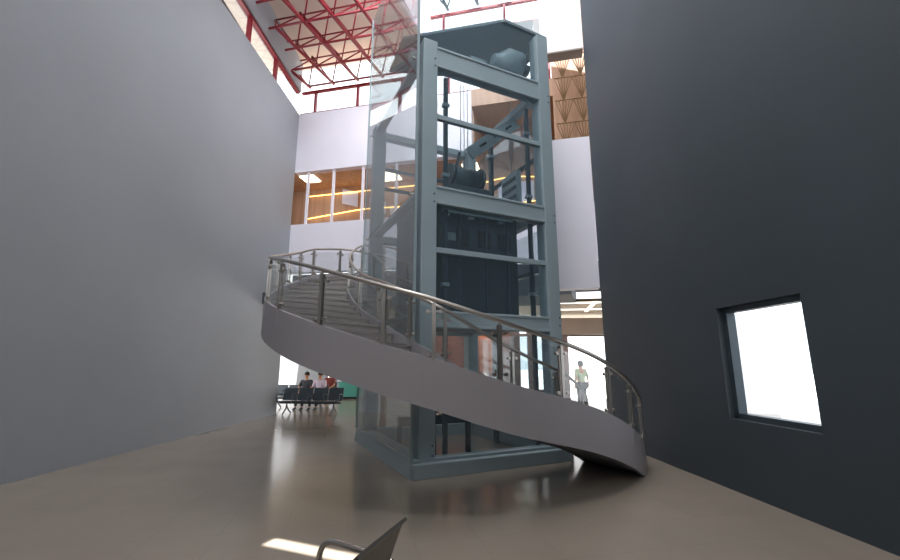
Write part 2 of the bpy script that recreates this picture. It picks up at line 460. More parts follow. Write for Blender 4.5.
def face(k):
    """plan frame along each face: origin, unit, length, inward offset handled by b range"""
    if k == 0: return Sh(PW, 0), e1, LA-2*PW
    if k == 1: return Sh(LA, PW), e2, LB-2*PW
    if k == 2: return Sh(PW, LB-PW*0.8), e1, LA-2*PW
    return Sh(PW*0.8, PW), e2, LB-2*PW
for k in range(4):
    o_, e_, ln = face(k)
    for (z0, z1) in levels:
        hgt = z1-z0
        if k == 3 and z0 > 0: z0 = z1-0.08
        if k in (1, 2) and z0 > 0: z0 = z1-0.16
        mb = MB().obox(o_, e_, 0, ln, 0.02, 0.2, z0, z1)
        if k == 0 and z0 > 0:
            mb.obox(o_, e_, 0, ln, 0.0, 0.02, z0, z0+0.045); mb.obox(o_, e_, 0, ln, 0.0, 0.02, z1-0.045, z1)
        mb.build('beam' if z0 > 0 else 'base_beam', 'steel_paint', shaft, 0.008)
o_, e_, ln = face(0)
for z in (5.78, 3.38):
    MB().obox(o_, e_, 0, ln, 0.03, 0.11, z, z+0.09).build('transom', 'steel_paint', shaft, 0.006)
for k, zs in ((1, (5.7, 3.34)), (2, (5.7, 3.34, 6.2))):
    o_, e_, ln = face(k)
    for z in zs: MB().obox(o_, e_, 0, ln, 0.05, 0.12, z, z+0.07).build('transom', 'steel_dark', shaft)
# front and rear panes between the posts
o_, e_, ln = face(0)
for z0, z1 in [(0.24, 2.16), (2.43, 3.38), (3.47, 4.21), (4.53, 5.78), (5.87, 6.78)]:
    MB().obox(o_, e_, 0, ln, 0.06, 0.072, z0, z1).build('glass_pane', 'glass', shaft)
MB().obox(Sh(0, 0), e1, 0.0, LA-PW, 0.1, 0.112, TOP+.01, 9.6).build('glass_pane', 'glass', shaft)
o_, e_, ln = face(1)
for z0, z1 in [(0.24, 2.16), (2.43, 4.21), (4.53, 6.78)]:
    MB().obox(o_, e_, 0, ln, 0.06, 0.072, z0, z1).build('glass_pane', 'glass', shaft)
# outer glass skin on the left face, held off the frame, in three lifts with a slim edge frame
for z0, z1 in [(0.26, 2.34), (2.36, 4.38), (4.41, 6.98), (7.0, 10.4)]:
    g = MB().obox(Sh(-0.10, -0.02), e2, 0.0, LB+0.02, -0.006, 0.006, z0, z1).build('glass_pane', 'glass_side', shaft)
MB().obox(Sh(-0.115, -0.05), e2, 0, 0.03, -0.02, 0.02, 0.0, 10.4).build('edge_trim', 'machine', shaft)
MB().obox(Sh(-0.115, LB-0.01), e2, 0, 0.02, -0.012, 0.012, 0.25, 10.4).build('edge_trim', 'machine', shaft)
# sloping curb beneath the skin
mb = MB()
for (a0, a1, b0, b1) in [(-0.13, 0.02, -0.02, LB+0.02)]:
    q = lambda a, b, z: Sh(a, b, z)
    mb.hexa([q(-0.14,-0.04,0), q(0.02,-0.04,0), q(0.02,LB+.04,0), q(-0.14,LB+.04,0), q(-0.09,-0.04,0.24), q(0.02,-0.04,0.24), q(0.02,LB+.04,0.24), q(-0.09,LB+.04,0.24)])
mb.build('curb', 'steel_paint', shaft)
MB().obox(Sh(-0.12, -0.13), e1, 0, LA+0.12, 0, 0.13, 0, 0.2).build('curb', 'steel_paint', shaft, 0.01)
# glass spider clamps on the skin
for b in (0.25, LB-0.2):
    for z in (2.35, 4.4, 7.0):
        c = V(Sh(-0.12, b, z)); MB().tube([c, V(Sh(0.0, b, z))], 0.025, 8).build('clamp', 'rail', shaft)
# platform over part of the shaft (underside seen from below)
mb = MB()
pl = [(1.11, 7.26), (2.05, 7.74), (1.55, 9.1), (-1.43, 8.75), (-1.0, 7.72)]
mb.add([(x, y, 8.35) for x, y in pl]+[(x, y, 8.41) for x, y in pl], [(4,3,2,1,0),(5,6,7,8,9)]+[(i,(i+1)%5,(i+1)%5+5,i+5) for i in range(5)])
tag(mb.build('platform', 'slab'), 'thin dark slab at the head of the lift shaft, above its top steel ring', 'platform')

# lift car
CT = 4.72
car = thing('elevator_car', Sh(1.25, 1.55, 2.3), 'dark panelled lift cabin halted at mid height inside the glass shaft', 'elevator car')
MB().obox(Sh(0.42, 0.50), e1, 0, 1.80, 0, 2.1, 2.30, 2.42).build('cabin_floor', 'steel_dark', car)
MB().obox(Sh(0.42, 0.50), e1, 0, 1.80, 0, 2.1, CT-0.1, CT).build('cabin_roof', 'steel_dark', car)
for nm, (f_, e_, l_, b0, b1) in {'front': (Sh(0.42, 0.55), e1, 1.8, 0, 0.04), 'rear': (Sh(0.42, 2.5), e1, 1.8, 0, 0.04), 'left': (Sh(0.42, 0.60), e2, 1.9, -0.04, 0), 'right': (Sh(2.22, 0.60), e2, 1.9, 0, 0.04)}.items():
    MB().obox(f_, e_, 0, l_, b0, b1, 2.42, CT-0.1).build('cabin_wall', 'cabin', car)
for a in (0.95, 1.5, 1.98):
    MB().obox(Sh(a, 0.52), e1, 0, 0.03, 0, 0.03, 2.42, CT-0.12).build('panel_joint', 'steel_dark', car)
for a in (0.90, 1.36, 1.80):
    MB().obox(Sh(a, 0.53), e1, 0, 0.25, 0, 0.02, 3.72, 4.04).build('cabin_window', 'black', car)
MB().obox(Sh(0.6, 0.49), e1, 0, 1.5, 0, 0.04, 4.30, 4.35).build('cabin_rail', 'machine', car)
for a in (0.62, 1.12, 1.75):
    MB().obox(Sh(a, 0.44), e1, 0, 0.10, 0, 0.08, 4.22, 4.25).build('cabin_lamp', 'machine', car)
c = V(Sh(1.32, 1.0, 5.28)); d = V((e1[0], e1[1], 0))
sv = MB().tube([c-d*.30, c+d*.30], 0.20, 22).build('sheave', 'steel_dark', car)
for sg in (-1, 1): MB().tube([c+d*.30*sg, c+d*.36*sg], 0.24, 22).build('flange', 'cabin', sv)
MB().obox(Sh(0.95, 0.8), e1, 0, 0.85, 0, 0.5, CT, CT+0.3).build('machine_bed', 'steel_dark', car)
MB().bar(Sh(0.45, 1.4, CT+.12), Sh(2.2, 1.4, CT+.12), 0.12, 0.24).build('crosshead', 'steel_dark', car)
MB().bar(Sh(1.0, 0.9, CT+.2), Sh(1.15, 0.9, 5.75), 0.06, 0.06).build('bracket', 'cabin', car)
for i in range(4): MB().obox(Sh(0.70, 0.50), e1, 0.0+i*0.045, 0.03+i*0.045, 0, 0.02, 3.78, 3.92).build('indicator', 'machine', car)

# guide rails
def guide(a, b, wd, dp, m, label, z1=6.9):
    g = thing('guide_rail', Sh(a, b), label, 'rail', 'guide rails in the shaft')
    MB().obox(Sh(a, b), e1, -wd/2, wd/2, -dp/2, dp/2, 0.02, z1).build('rail', m, g)
    for z in (1.0, 2.9, 4.9, 6.3):
        MB().obox(Sh(a, b), e1, -wd*0.9, wd*0.9, -dp*0.8, dp*0.8, z, z+0.06).build('bracket', 'steel_paint', g)
guide(0.60, 0.38, 0.07, 0.06, 'steel_dark', 'dark steel guide rail inside the shaft, left of the lift cabin')
guide(2.40, 1.75, 0.08, 0.10, 'steel_dark', 'dark steel guide rail right of the lift cabin, beside the counterweight')
guide(2.55, 0.55, 0.07, 0.07, 'steel_dark', 'slim steel guide rail at the right end of the shaft front')
# counterweight
cwt = thing('counterweight', Sh(2.47, 1.1), 'pale grey slotted counterweight hanging high at the right inside the shaft', 'counterweight')
MB().obox(Sh(2.42, 0.75), e1, 0, 0.10, 0, 0.6, 4.5, 5.6).build('weight_frame', 'machine', cwt)
sl = MB()
for k in range(5): sl.obox(Sh(2.40, 0.80), e1, 0, 0.02, 0, 0.5, 4.6+k*0.2, 4.62+k*0.2+0.05)
sl.build('weight_plate', 'steel_dark', cwt)
# ropes
for i, (a, b) in enumerate([(1.24, 1.02), (1.32, 1.02), (1.40, 1.02), (2.47, 1.02)]):
    tag(MB().tube([Sh(a, b, 5.5 if i < 3 else 5.6), Sh(a, b, 7.4)], 0.008, 6).build('hoist_rope', 'machine'),
        ['leftmost thin steel rope above the lift cabin', 'middle thin steel rope above the lift cabin', 'rightmost of the three thin ropes above the lift cabin'][i] if i < 3 else 'thin steel rope over the counterweight', 'rope', 'hoist ropes in the shaft head' if i < 3 else None)
# machine beam and motor at the shaft head
mbm = thing('machine_beam', Sh(1.4, 1.0, 7.4), 'grey steel beam carrying the winding gear across the shaft head', 'beam')
MB().bar(Sh(0.1, 1.05, 7.75), Sh(2.65, 1.05, 7.75), 0.14, 0.2).build('beam_web', 'steel_paint', mbm)
MB().bar(Sh(0.1, 0.45, 7.42), Sh(1.6, 0.45, 7.42), 0.10, 0.12).build('beam_web', 'steel_paint', mbm)
mot = thing('winding_motor', Sh(2.1, 1.05, 7.3), 'pale grey cone shaped winding motor at the top right of the shaft', 'motor')
c = V(Sh(1.68, 0.42, 7.72))
MB().tube([c, c+d*0.12, c+d*0.3, c+d*0.62, c+d*0.66], [0.12, 0.16, 0.30, 0.30, 0.2], 20).build('housing', 'machine', mot)
MB().tube([c+d*0.66, c+d*0.85], 0.12, 16).build('drum', 'steel_dark', mot)
MB().obox(Sh(1.75, 0.25), e1, 0, 0.6, 0, 0.35, 7.36, 7.42).build('foot', 'steel_dark', mot)
ctl = thing('control_cabinet', Sh(1.5, 0.9, 7.31), 'small grey control cabinet beside the winding motor', 'cabinet')
MB().obox(Sh(1.22, 0.5), e1, 0, 0.36, 0, 0.3, 7.31, 7.72).build('body', 'machine', ctl, 0.01)
MB().obox(Sh(1.22, 0.48), e1, 0.04, 0.32, 0, 0.02, 7.36, 7.68).build('door', 'steel_paint', ctl)
# sloping bracket with slots
br = thing('diagonal_bracket', Sh(2.0, 1.2, 5.6), 'slotted grey bracket sloping up to the right below the top ring of the shaft', 'bracket')
p, q = V(Sh(1.35, 0.85, 5.75)), V(Sh(2.5, 0.85, 6.75))
MB().bar(p, q, 0.05, 0.26).build('channel', 'machine', br)
dd = (q-p)
for t in (0.2, 0.5, 0.75):
    MB().bar(p+dd*t, p+dd*(t+0.13), 0.07, 0.05).build('slot', 'black', br)
# pit gear at the base
for i, (a, b) in enumerate([(0.75, 1.2), (1.45, 1.2)]):
    bf = thing('pit_buffer', Sh(a, b), ['left', 'right'][i] and 'dark buffer post in the lift pit, the %s one of the pair' % ['left', 'right'][i], 'buffer', 'pit buffers')
    MB().tube([Sh(a, b, 0.02), Sh(a, b, 0.75)], 0.055, 12).build('cylinder_body', 'black', bf)
    MB().tube([Sh(a, b, 0.75), Sh(a, b, 0.82)], 0.10, 14).build('cap', 'steel_dark', bf)
mb = MB(); mb.obox(Sh(0.3, 1.8), e1, 0, 2.2, 0, 0.06, 0.45, 0.62); mb.obox(Sh(0.3, 1.8), e1, 0, 0.07, 0, 0.06, 0.0, 0.62); mb.obox(Sh(2.43, 1.8), e1, 0, 0.07, 0, 0.06, 0.0, 0.62)
tag(mb.build('pit_barrier', 'steel_dark'), 'low dark steel barrier across the lift pit behind the buffers', 'barrier')

# ================================================================ STAIR
CP = [ # inner x,y, outer x,y, handrail height
    (2.66, 8.45, 3.22, 7.75, 0.90), (2.52, 8.0, 3.12, 7.3, 0.92), (2.35, 7.6, 2.9, 6.75, 1.12), (1.87, 7.02, 2.42, 6.08, 1.44), (1.12, 6.48, 1.74, 5.47, 1.74),
    (0.48, 6.08, 0.70, 4.86, 2.04), (0.0, 5.9, -0.15, 4.73, 2.31), (-0.33, 5.93, -0.75, 4.78, 2.48),
    (-0.85, 6.42, -1.68, 5.06, 2.77), (-1.22, 7.05, -2.3, 5.6, 3.0), (-1.6, 7.78, -2.8, 6.4, 3.23), (-1.93, 8.4, -3.15, 7.35, 3.5),
    (-2.2, 8.95, -3.4, 8.5, 3.83), (-2.28, 9.4, -3.45, 9.4, 4.12), (-2.12, 9.85, -3.28, 10.15, 4.42),
    (-1.65, 10.6, -2.55, 10.95, 4.60), (-1.1, 11.6, -1.95, 12.1, 4.65)]
def cr(p0, p1, p2, p3, t):
    return tuple(0.5*((2*b)+(-a+c)*t+(2*a-5*b+4*c-dd_)*t*t+(-a+3*b-3*c+dd_)*t**3) for a, b, c, dd_ in zip(p0, p1, p2, p3))
PTS = []
for i in range(len(CP)-1):
    p0 = CP[max(i-1, 0)]; p3 = CP[min(i+2, len(CP)-1)]
    for k in range(8): PTS.append(cr(p0, CP[i], CP[i+1], p3, k/8))
PTS.append(CP[-1])
for i in range(1, len(PTS)):     # keep the climb monotone
    if PTS[i][4] < PTS[i-1][4]: PTS[i] = (*PTS[i][:4], PTS[i-1][4]+1e-4)
NP = len(PTS)
def samp(t):
    t = min(max(t, 0), NP-1.0001); i = int(t); f = t-i
    return tuple(a+(b-a)*f for a, b in zip(PTS[i], PTS[i+1]))
def t_at(z):
    for i in range(NP-1):
        if PTS[i+1][4] >= z:
            return i + (z-PTS[i][4])/max(PTS[i+1][4]-PTS[i][4], 1e-6)
    return NP-1.0
def inn(t, off=0.0):
    p = samp(t); a = V((p[0], p[1])); b = V((p[2], p[3])); d_ = (b-a).normalized()
    q = a + d_*off; return q, p[4]
def out(t, off=0.0):
    p = samp(t); a = V((p[0], p[1])); b = V((p[2], p[3])); d_ = (b-a).normalized()
    q = b + d_*off; return q, p[4]
stair = thing('curved_staircase', (0.4, 5.4, 0), 'grey curved staircase sweeping up from right to left around the glass lift shaft', 'staircase')
def band(fn, o0, o1, lo, hi):
    vs = []
    for i in range(NP):
        for off in (o0, o1):
            q, z = fn(i, off)
            vs.append((q.x, q.y, max(z+lo, 0.0))); vs.append((q.x, q.y, max(z+hi, 0.02)))
    fs = []
    for i in range(NP-1):
        a = i*4; b = a+4
        fs += [(a, b, b+1, a+1), (a+2, a+3, b+3, b+2), (a+1, b+1, b+3, a+3), (a, a+2, b+2, b)]
    fs += [(0, 1, 3, 2), ((NP-1)*4, (NP-1)*4+2, (NP-1)*4+3, (NP-1)*4+1)]
    return MB().add(vs, fs, False)
band(out, 0.0, 0.06, -1.20, -0.66).build('outer_string', 'fascia', stair)
band(inn, -0.04, 0.02, -1.20, -0.67).build('inner_string', 'fascia', stair)
vs = []; fs = []
for i in range(NP):
    a, z = inn(i, 0.0); b, _ = out(i, 0.0)
    vs += [(a.x, a.y, max(z-1.17, 0.003)), (b.x, b.y, max(z-1.17, 0.003)), (a.x, a.y, max(z-1.14, 0.01)), (b.x, b.y, max(z-1.14, 0.01))]
for i in range(NP-1):
    a = i*4; b = a+4; fs += [(a, a+1, b+1, b), (a+2, b+2, b+3, a+3)]
MB().add(vs, fs).build('soffit', 'fascia', stair)
NR = 22; rise = 3.75/NR
for k in range(1, NR+1):
    z = k*rise
    t0 = t_at(0.9+z-rise) if k > 1 else 2.0
    t1 = t_at(0.9+z) if k < NR else NP-1.001
    if t1 - t0 < 0.05: t1 = t0+0.6
    n = max(2, int((t1-t0)/1.5)+1)
    vs = []; fs = []
    for j in range(n+1):
        t = t0 + (t1-t0)*j/n
        a, _ = inn(t, 0.03); b, _ = out(t, -0.01)
        lo = max(z-0.185, 0.0)
        vs += [(a.x, a.y, lo), (b.x, b.y, lo), (a.x, a.y, z), (b.x, b.y, z)]
    for j in range(n):
        a = j*4; b = a+4
        fs += [(a, a+1, b+1, b), (a+2, b+2, b+3, a+3), (a, b, b+2, a+2), (a+1, a+3, b+3, b+1)]
    fs += [(0, 2, 3, 1), (n*4, n*4+1, n*4+3, n*4+2)]
    st_ = MB().add(vs, fs).build('step', 'step', stair)
    a, _ = inn(t0, 0.03); b, _ = out(t0, -0.02); a2, _ = inn(t0+0.6, 0.03); b2, _ = out(t0+0.6, -0.02)
    da = (a2-a).normalized()*0.03; db = (b2-b).normalized()*0.03
    nb = MB().hexa([(a.x-da.x, a.y-da.y, z-.035), (b.x-db.x, b.y-db.y, z-.035), (b.x+db.x, b.y+db.y, z-.035), (a.x+da.x, a.y+da.y, z-.035),
                    (a.x-da.x, a.y-da.y, z+.004), (b.x-db.x, b.y-db.y, z+.004), (b.x+db.x, b.y+db.y, z+.004), (a.x+da.x, a.y+da.y, z+.004)])
    nb.build('nosing', 'nosing', st_)  # edge bar in a darker tone than the step

def railing(fn, name, label, off, posts_t, t0, t1):
    r = thing(name, (*fn((t0+t1)/2, off)[0], 0), label, 'railing')
    n = int((t1-t0)*1.5)
    pts = []
    for i in range(n+1):
        q, z = fn(t0+(t1-t0)*i/n, off); pts.append((q.x, q.y, z))
    MB().tube(pts, 0.026, 12).build('handrail', 'rail', r)
    for t in posts_t:
        q, z = fn(t, off); q2, _ = fn(t+0.3, off); tn = (q2-q).normalized()
        pb = MB(); lo = max(z-0.86, 0.0)
        pb.obox((q.x, q.y), (tn.x, tn.y), -0.022, 0.022, -0.009+0.02, 0.009+0.02, lo, z-0.05)
        pb.obox((q.x, q.y), (tn.x, tn.y), -0.022, 0.022, -0.009-0.02, 0.009-0.02, lo, z-0.05)
        pb.tube([(q.x, q.y, z-0.08), (q.x, q.y, z-0.02)], 0.012, 8)
        po = pb.build('baluster_post', 'rail', r)
        for zz in (z-0.14, z-0.60):
            cl = MB()
            for s_ in (-0.07, 0.07):
                c0 = V((q.x+tn.x*s_, q.y+tn.y*s_, zz)); nv = V((-tn.y, tn.x, 0))*0.025
                cl.tube([c0-nv, c0+nv], 0.022, 10)
            cl.bar((q.x-tn.x*.07, q.y-tn.y*.07, zz), (q.x+tn.x*.07, q.y+tn.y*.07, zz), 0.012, 0.012)
            cl.build('glass_clamp', 'rail', po)
    for ta, tb in zip(posts_t[:-1], posts_t[1:]):
        ta_, tb_ = ta+0.25, tb-0.25
        m_ = max(2, int((tb_-ta_)/1.5)); vs = []; fs = []
        for j in range(m_+1):
            t = ta_+(tb_-ta_)*j/m_
            for oo in (-0.005, 0.005):
                q, z = fn(t, off+oo); vs += [(q.x, q.y, max(z-0.64, .05)), (q.x, q.y, z-0.09)]
        for j in range(m_):
            a = j*4; b = a+4; fs += [(a, b, b+1, a+1), (a+2, a+3, b+3, b+2), (a+1, b+1, b+3, a+3), (a, a+2, b+2, b)]
        MB().add(vs, fs).build('glass_panel', 'guard', r)
    return r
def t_px(fn, off, px, tlo, thi):   # path parameter at which the rail stands on a sight line
    best = min((abs(450+420*fn(t, off)[0].x/(fn(t, off)[0].y*0.9806+(fn(t, off)[1]-1.6)*0.196)-px), t) for t in [tlo+(thi-tlo)*i/400 for i in range(401)])
    return best[1]
tO = [18, 25, t_px(out, .03, 560, 20, 45)]
po = [16.0, 22.0, 28.5, t_px(out, .03, 560, 25, 45), t_px(out, .03, 499, 30, 60), t_px(out, .03, 434, 40, 62), t_px(out, .03, 385, 45, 70), t_px(out, .03, 323, 50, 72)]
po += [71, 78, 85, 92, 99, 105, 111, 117, 124]
railing(out, 'stair_railing', 'stainless railing with glass panels on the near outer edge of the curved stair', 0.03, po, 6, NP-2)
pi_ = [10.0, 18.0, 26.0, t_px(inn, 0, 512, 25, 45), t_px(inn, 0, 445, 40, 60), 60, 72, 84, 96, 104, 112, 119, 125]
railing(inn, 'stair_railing', 'stainless railing on the inner side of the stair, curling round the lift shaft', -0.01, pi_, 6, NP-2)

# ================================================================ ROOF TRUSSES
def lw_x(y): return -6.6 + (y+6.5)*(LW0[0]+6.6)/(LW0[1]+6.5)
def tnode(s_, j, z, off=0.0, base=0.0):
    q = W(s_, z); return V((q[0]-dT.x*(j*0.95+base), q[1]-dT.y*(j*0.95+base), z))
def truss(s_, z0, z1, nj, m, label, group, cell=0.98, rb=0.052):
    n0 = tnode(s_, 0, z0)
    while nj > 1 and tnode(s_, nj, z0).x < lw_x(tnode(s_, nj, z0).y)+0.15: nj -= 1
    t = thing('roof_truss', n0, label, 'roof truss', group)
    MB().tube([tnode(s_, -0.1, z0), tnode(s_, nj, z0)], rb, 8).build('lower_chord', m, t)
    MB().tube([tnode(s_+cell/2, 0.4, z1), tnode(s_+cell/2, nj-0.4, z1)], rb*0.85, 8).build('upper_chord', m, t)
    for j in range(nj):
        a = tnode(s_, j, z0); b = tnode(s_, j+1, z0); c = tnode(s_+cell/2, j+0.5, z1); e = tnode(s_-cell/2, j+0.5, z1)
        for p, q in ((a, c), (c, b), (a, e), (e, b)):
            MB().tube([p, q], rb*0.5, 6).build('web_bar', m, t)
    return t
names = ['leftmost', 'second from the left', 'third from the left', 'fourth from the left', 'rightmost']
for k, s_ in enumerate([-0.99, -0.01, 0.97, 1.95, 2.93]):
    truss(s_, 11.95, 12.72, 7, 'red', 'red tube truss running towards the clerestory, %s of the red roof trusses' % names[k], 'red roof trusses')
rn = ['nearest the clerestory', 'second from the clerestory', 'third from the clerestory', 'fourth from the clerestory', 'fifth from the clerestory', 'furthest from the clerestory']
for j in range(6):
    s0 = -1.05
    while tnode(s0, j, 12).x < lw_x(tnode(s0, j, 12).y)+0.1: s0 += 0.2
    pl_ = thing('roof_purlin', tnode(s0, j, 11.95), 'red cross tube of the low roof grid, %s' % rn[j], 'roof purlin', 'red cross tubes')
    MB().tube([tnode(s0, j, 11.95), tnode(3.4, j, 11.95)], 0.036, 8).build('tube', 'red', pl_)
    MB().tube([tnode(s0, j+0.5, 12.72), tnode(3.4, j+0.5, 12.72)], 0.026, 8).build('upper_tube', 'red', pl_)
for k, s_ in enumerate([4.4, 5.5, 6.6]):
    truss(s_, 14.3, 14.95, 4, 'steel_dark', 'grey tube truss high above the lift shaft, %s of three' % ['left', 'middle', 'right'][k], 'grey high roof trusses', 1.1)

# ================================================================ UPPER ROOM
def strip(s0, s1, zf, label, b=RB-0.10, n=12):
    pts = []
    for i in range(n+1):
        s_ = s0+(s1-s0)*i/n; q = W(s_, zf((s_-s0)/(s1-s0)), b); pts.append(q)
    tag(MB().tube(pts, 0.022, 6).build('light_strip', 'led'), label, 'light strip', 'golden light strips on the wood wall')
strip(-2.2, 3.0, lambda t: 8.62+0.06*t, 'golden light strip along the wood wall, topmost of the three on the left')
strip(-2.2, 3.2, lambda t: 7.62+0.28*min(t*2.2, 1)-0.1*t, 'golden light strip along the wood wall, kinked middle one on the left')
strip(-2.2, 3.2, lambda t: 7.12+0.12*t, 'golden light strip along the wood wall, lowest of the three on the left')
strip(4.6, 7.6, lambda t: 8.35+0.5*math.sin(t*2.6)*0.6, 'golden arched light strip seen through the upper right of the lift shaft')
strip(4.4, 7.6, lambda t: 7.35+0.3*t, 'golden light strip seen through the shaft, just above its middle beam')
def lamp(s_, z, b, lw, ld, label):
    t = thing('ceiling_lamp', W(s_, z, b), label, 'ceiling lamp', 'lit ceiling lamps')
    MB().obox(W(s_, 0, b), w, -lw/2, lw/2, -ld/2, ld/2, z-0.05, z-0.02).build('diffuser', 'lamp', t)
    MB().obox(W(s_, 0, b), w, -lw/2-.03, lw/2+.03, -ld/2-.03, ld/2+.03, z-0.02, z).build('housing', 'white', t)
lamp(1.62, 8.95, 1.95, 0.75, 0.8, 'glowing square ceiling lamp in the wood lined room, left of the lift shaft')
lamp(4.9, 8.95, 1.9, 0.6, 0.6, 'glowing ceiling lamp in the wood lined room, seen through the shaft glass')
lamp(-1.6, 8.95, 1.5, 0.6, 0.6, 'glowing ceiling lamp at the far left end of the wood lined room')
for i, (s0, s1, z0, z1, dz) in enumerate([(-0.7, 0.0, 8.2, 8.85, -0.2), (0.55, 1.25, 7.9, 8.4, -0.3), (1.45, 2.2, 7.55, 7.95, -0.3)]):
    q = lambda s_, z, b: W(s_, z, b)  # opaque pale panels stand in for bright slanted windows
    mb = MB().hexa([q(s0, z0, RB-.06), q(s1, z0+dz, RB-.06), q(s1, z0+dz, RB-.01), q(s0, z0, RB-.01), q(s0, z1, RB-.06), q(s1, z1+dz, RB-.06), q(s1, z1+dz, RB-.01), q(s0, z1, RB-.01)])
    tag(mb.build('window_stand_in', 'window_pale'), 'pale violet panel in place of a slanted window on the wood wall, %s of the three left of the lift' % ['highest', 'middle', 'lowest'][i], 'wall panel', 'pale slanted panels')
mb = MB().obox(W(5.85, 0, RB-.06), w, 0, 1.35, 0, 0.05, 7.6, 8.45)  # flat pale panel stands in for a bright window
tag(mb.build('window_stand_in', 'window_pale'), 'pale violet panel in place of a window on the wood wall, seen through the upper shaft glass', 'wall panel')
# bronze lattice frames in front of the wood wall at the right
for i in range(5):
    s0 = 8.0+i*0.55
    t = thing('lattice_frame', W(s0+.27, 8.0, -0.3), 'bronze fan lattice column before the brown wall at the upper right, %s from the left' % ['first', 'second', 'third', 'fourth', 'fifth'][i], 'lattice', 'bronze fan lattices')
    for zz in (8.2, 9.0, 9.8, 10.6):
        for k in range(6):
            MB().tube([W(s0+.27, zz, -.3), W(s0+.11*k, zz+0.78, -.3)], 0.016, 6).build('bar', 'latt', t)
        MB().tube([W(s0, zz+.79, -.3), W(s0+.55, zz+.79, -.3)], 0.02, 6).build('bar', 'latt', t)

# ================================================================ BENCHES
def bench(loc, rz, n, label, m_seat, m_arm, group=None, wd=0.52):
    t = thing('waiting_bench', loc, label, 'bench', group)
    L = n*wd
    c, s_ = math.cos(rz), math.sin(rz)
    def T(p): return (loc[0]+c*p[0]-s_*p[1], loc[1]+s_*p[0]+c*p[1], loc[2]+p[2])
    def tube(pts, r, nn=8): return MB().tube([T(p) for p in pts], r, nn)
    def smooth(pts, k=4):
        o = []
        for i in range(len(pts)-1):
            for j in range(k):
                p0 = pts[max(i-1, 0)]; p3 = pts[min(i+2, len(pts)-1)]
                o.append(cr(p0+(0,), pts[i]+(0,), pts[i+1]+(0,), p3+(0,), j/k)[:3])
        return o+[pts[-1]]
    MB().bar(T((0, -0.12, 0.36)), T((L, -0.12, 0.36)), 0.06, 0.05).build('beam', m_arm, t)
    def sheet(prof, x0, x1, m_, nm):        # profile of (y, z) swept from x0 to x1 with a thin edge
        vs = []; k = len(prof)
        for x in (x0, x1):
            for (y, z) in prof: vs.append(T((x, y, z)))
            for (y, z) in prof: vs.append(T((x, y+0.012, z-0.012)))
        f = []
        for i in range(k-1):
            f += [(i, i+1, 2*k+i+1, 2*k+i), (k+i, 3*k+i, 3*k+i+1, k+i+1), (i, k+i, k+i+1, i+1), (2*k+i, 2*k+i+1, 3*k+i+1, 3*k+i)]
        f += [(0, 2*k, 3*k, k), (k-1, 2*k-1, 4*k-1, 3*k-1)]
        return MB().add(vs, f).build(nm, m_, t)
    for i in range(n):
        x0, x1 = i*wd+0.02, (i+1)*wd-0.02
        sheet([(-0.40, 0.40), (-0.37, 0.43), (-0.30, 0.435), (-0.1, 0.41), (0.02, 0.42)], x0, x1, m_seat, 'seat')
        sheet([(0.02, 0.44), (0.05, 0.52), (0.10, 0.68), (0.145, 0.80), (0.175, 0.83)], x0, x1, m_seat, 'backrest')
    for i in range(n+1):
        x = min(max(i*wd, 0.0), L)
        pts = smooth([(x, -0.33, 0.40), (x, -0.345, 0.55), (x, -0.31, 0.635), (x, -0.22, 0.65), (x, 0.02, 0.615), (x, 0.10, 0.60)])
        tube(pts, 0.016, 10).build('armrest', m_arm, t)
    for x in (0.25, L-0.25):
        tube(smooth([(x, -0.12, 0.36), (x, -0.16, 0.2), (x, -0.38, 0.02)]), 0.022).build('leg', m_arm, t)
        tube(smooth([(x, -0.12, 0.30), (x, -0.05, 0.18), (x, 0.18, 0.02)]), 0.022).build('leg', m_arm, t)
    return t
ax = V((-0.32, -0.95, 0)).normalized()
rzf = math.atan2(ax.y, ax.x)
ly = V((-ax.y, ax.x, 0))       # local +y (towards the back of the seats)
org = V((-0.23, 2.36, 0)) - ly*0.175 - ax*0.02
bench((org.x, org.y, 0), rzf, 3, 'grey metal waiting bench with chrome armrest in the near foreground', 'seat', 'chrome')
bench((-5.55, 14.35, 0), math.radians(-6), 4, 'dark grey waiting bench on the floor beneath the stair at the left', 'seat_dark', 'steel_dark', 'far waiting benches')
bench((-6.6, 16.2, 0), math.radians(-6), 4, 'dark grey waiting bench behind, where people are sitting', 'seat_dark', 'steel_dark', 'far waiting benches')

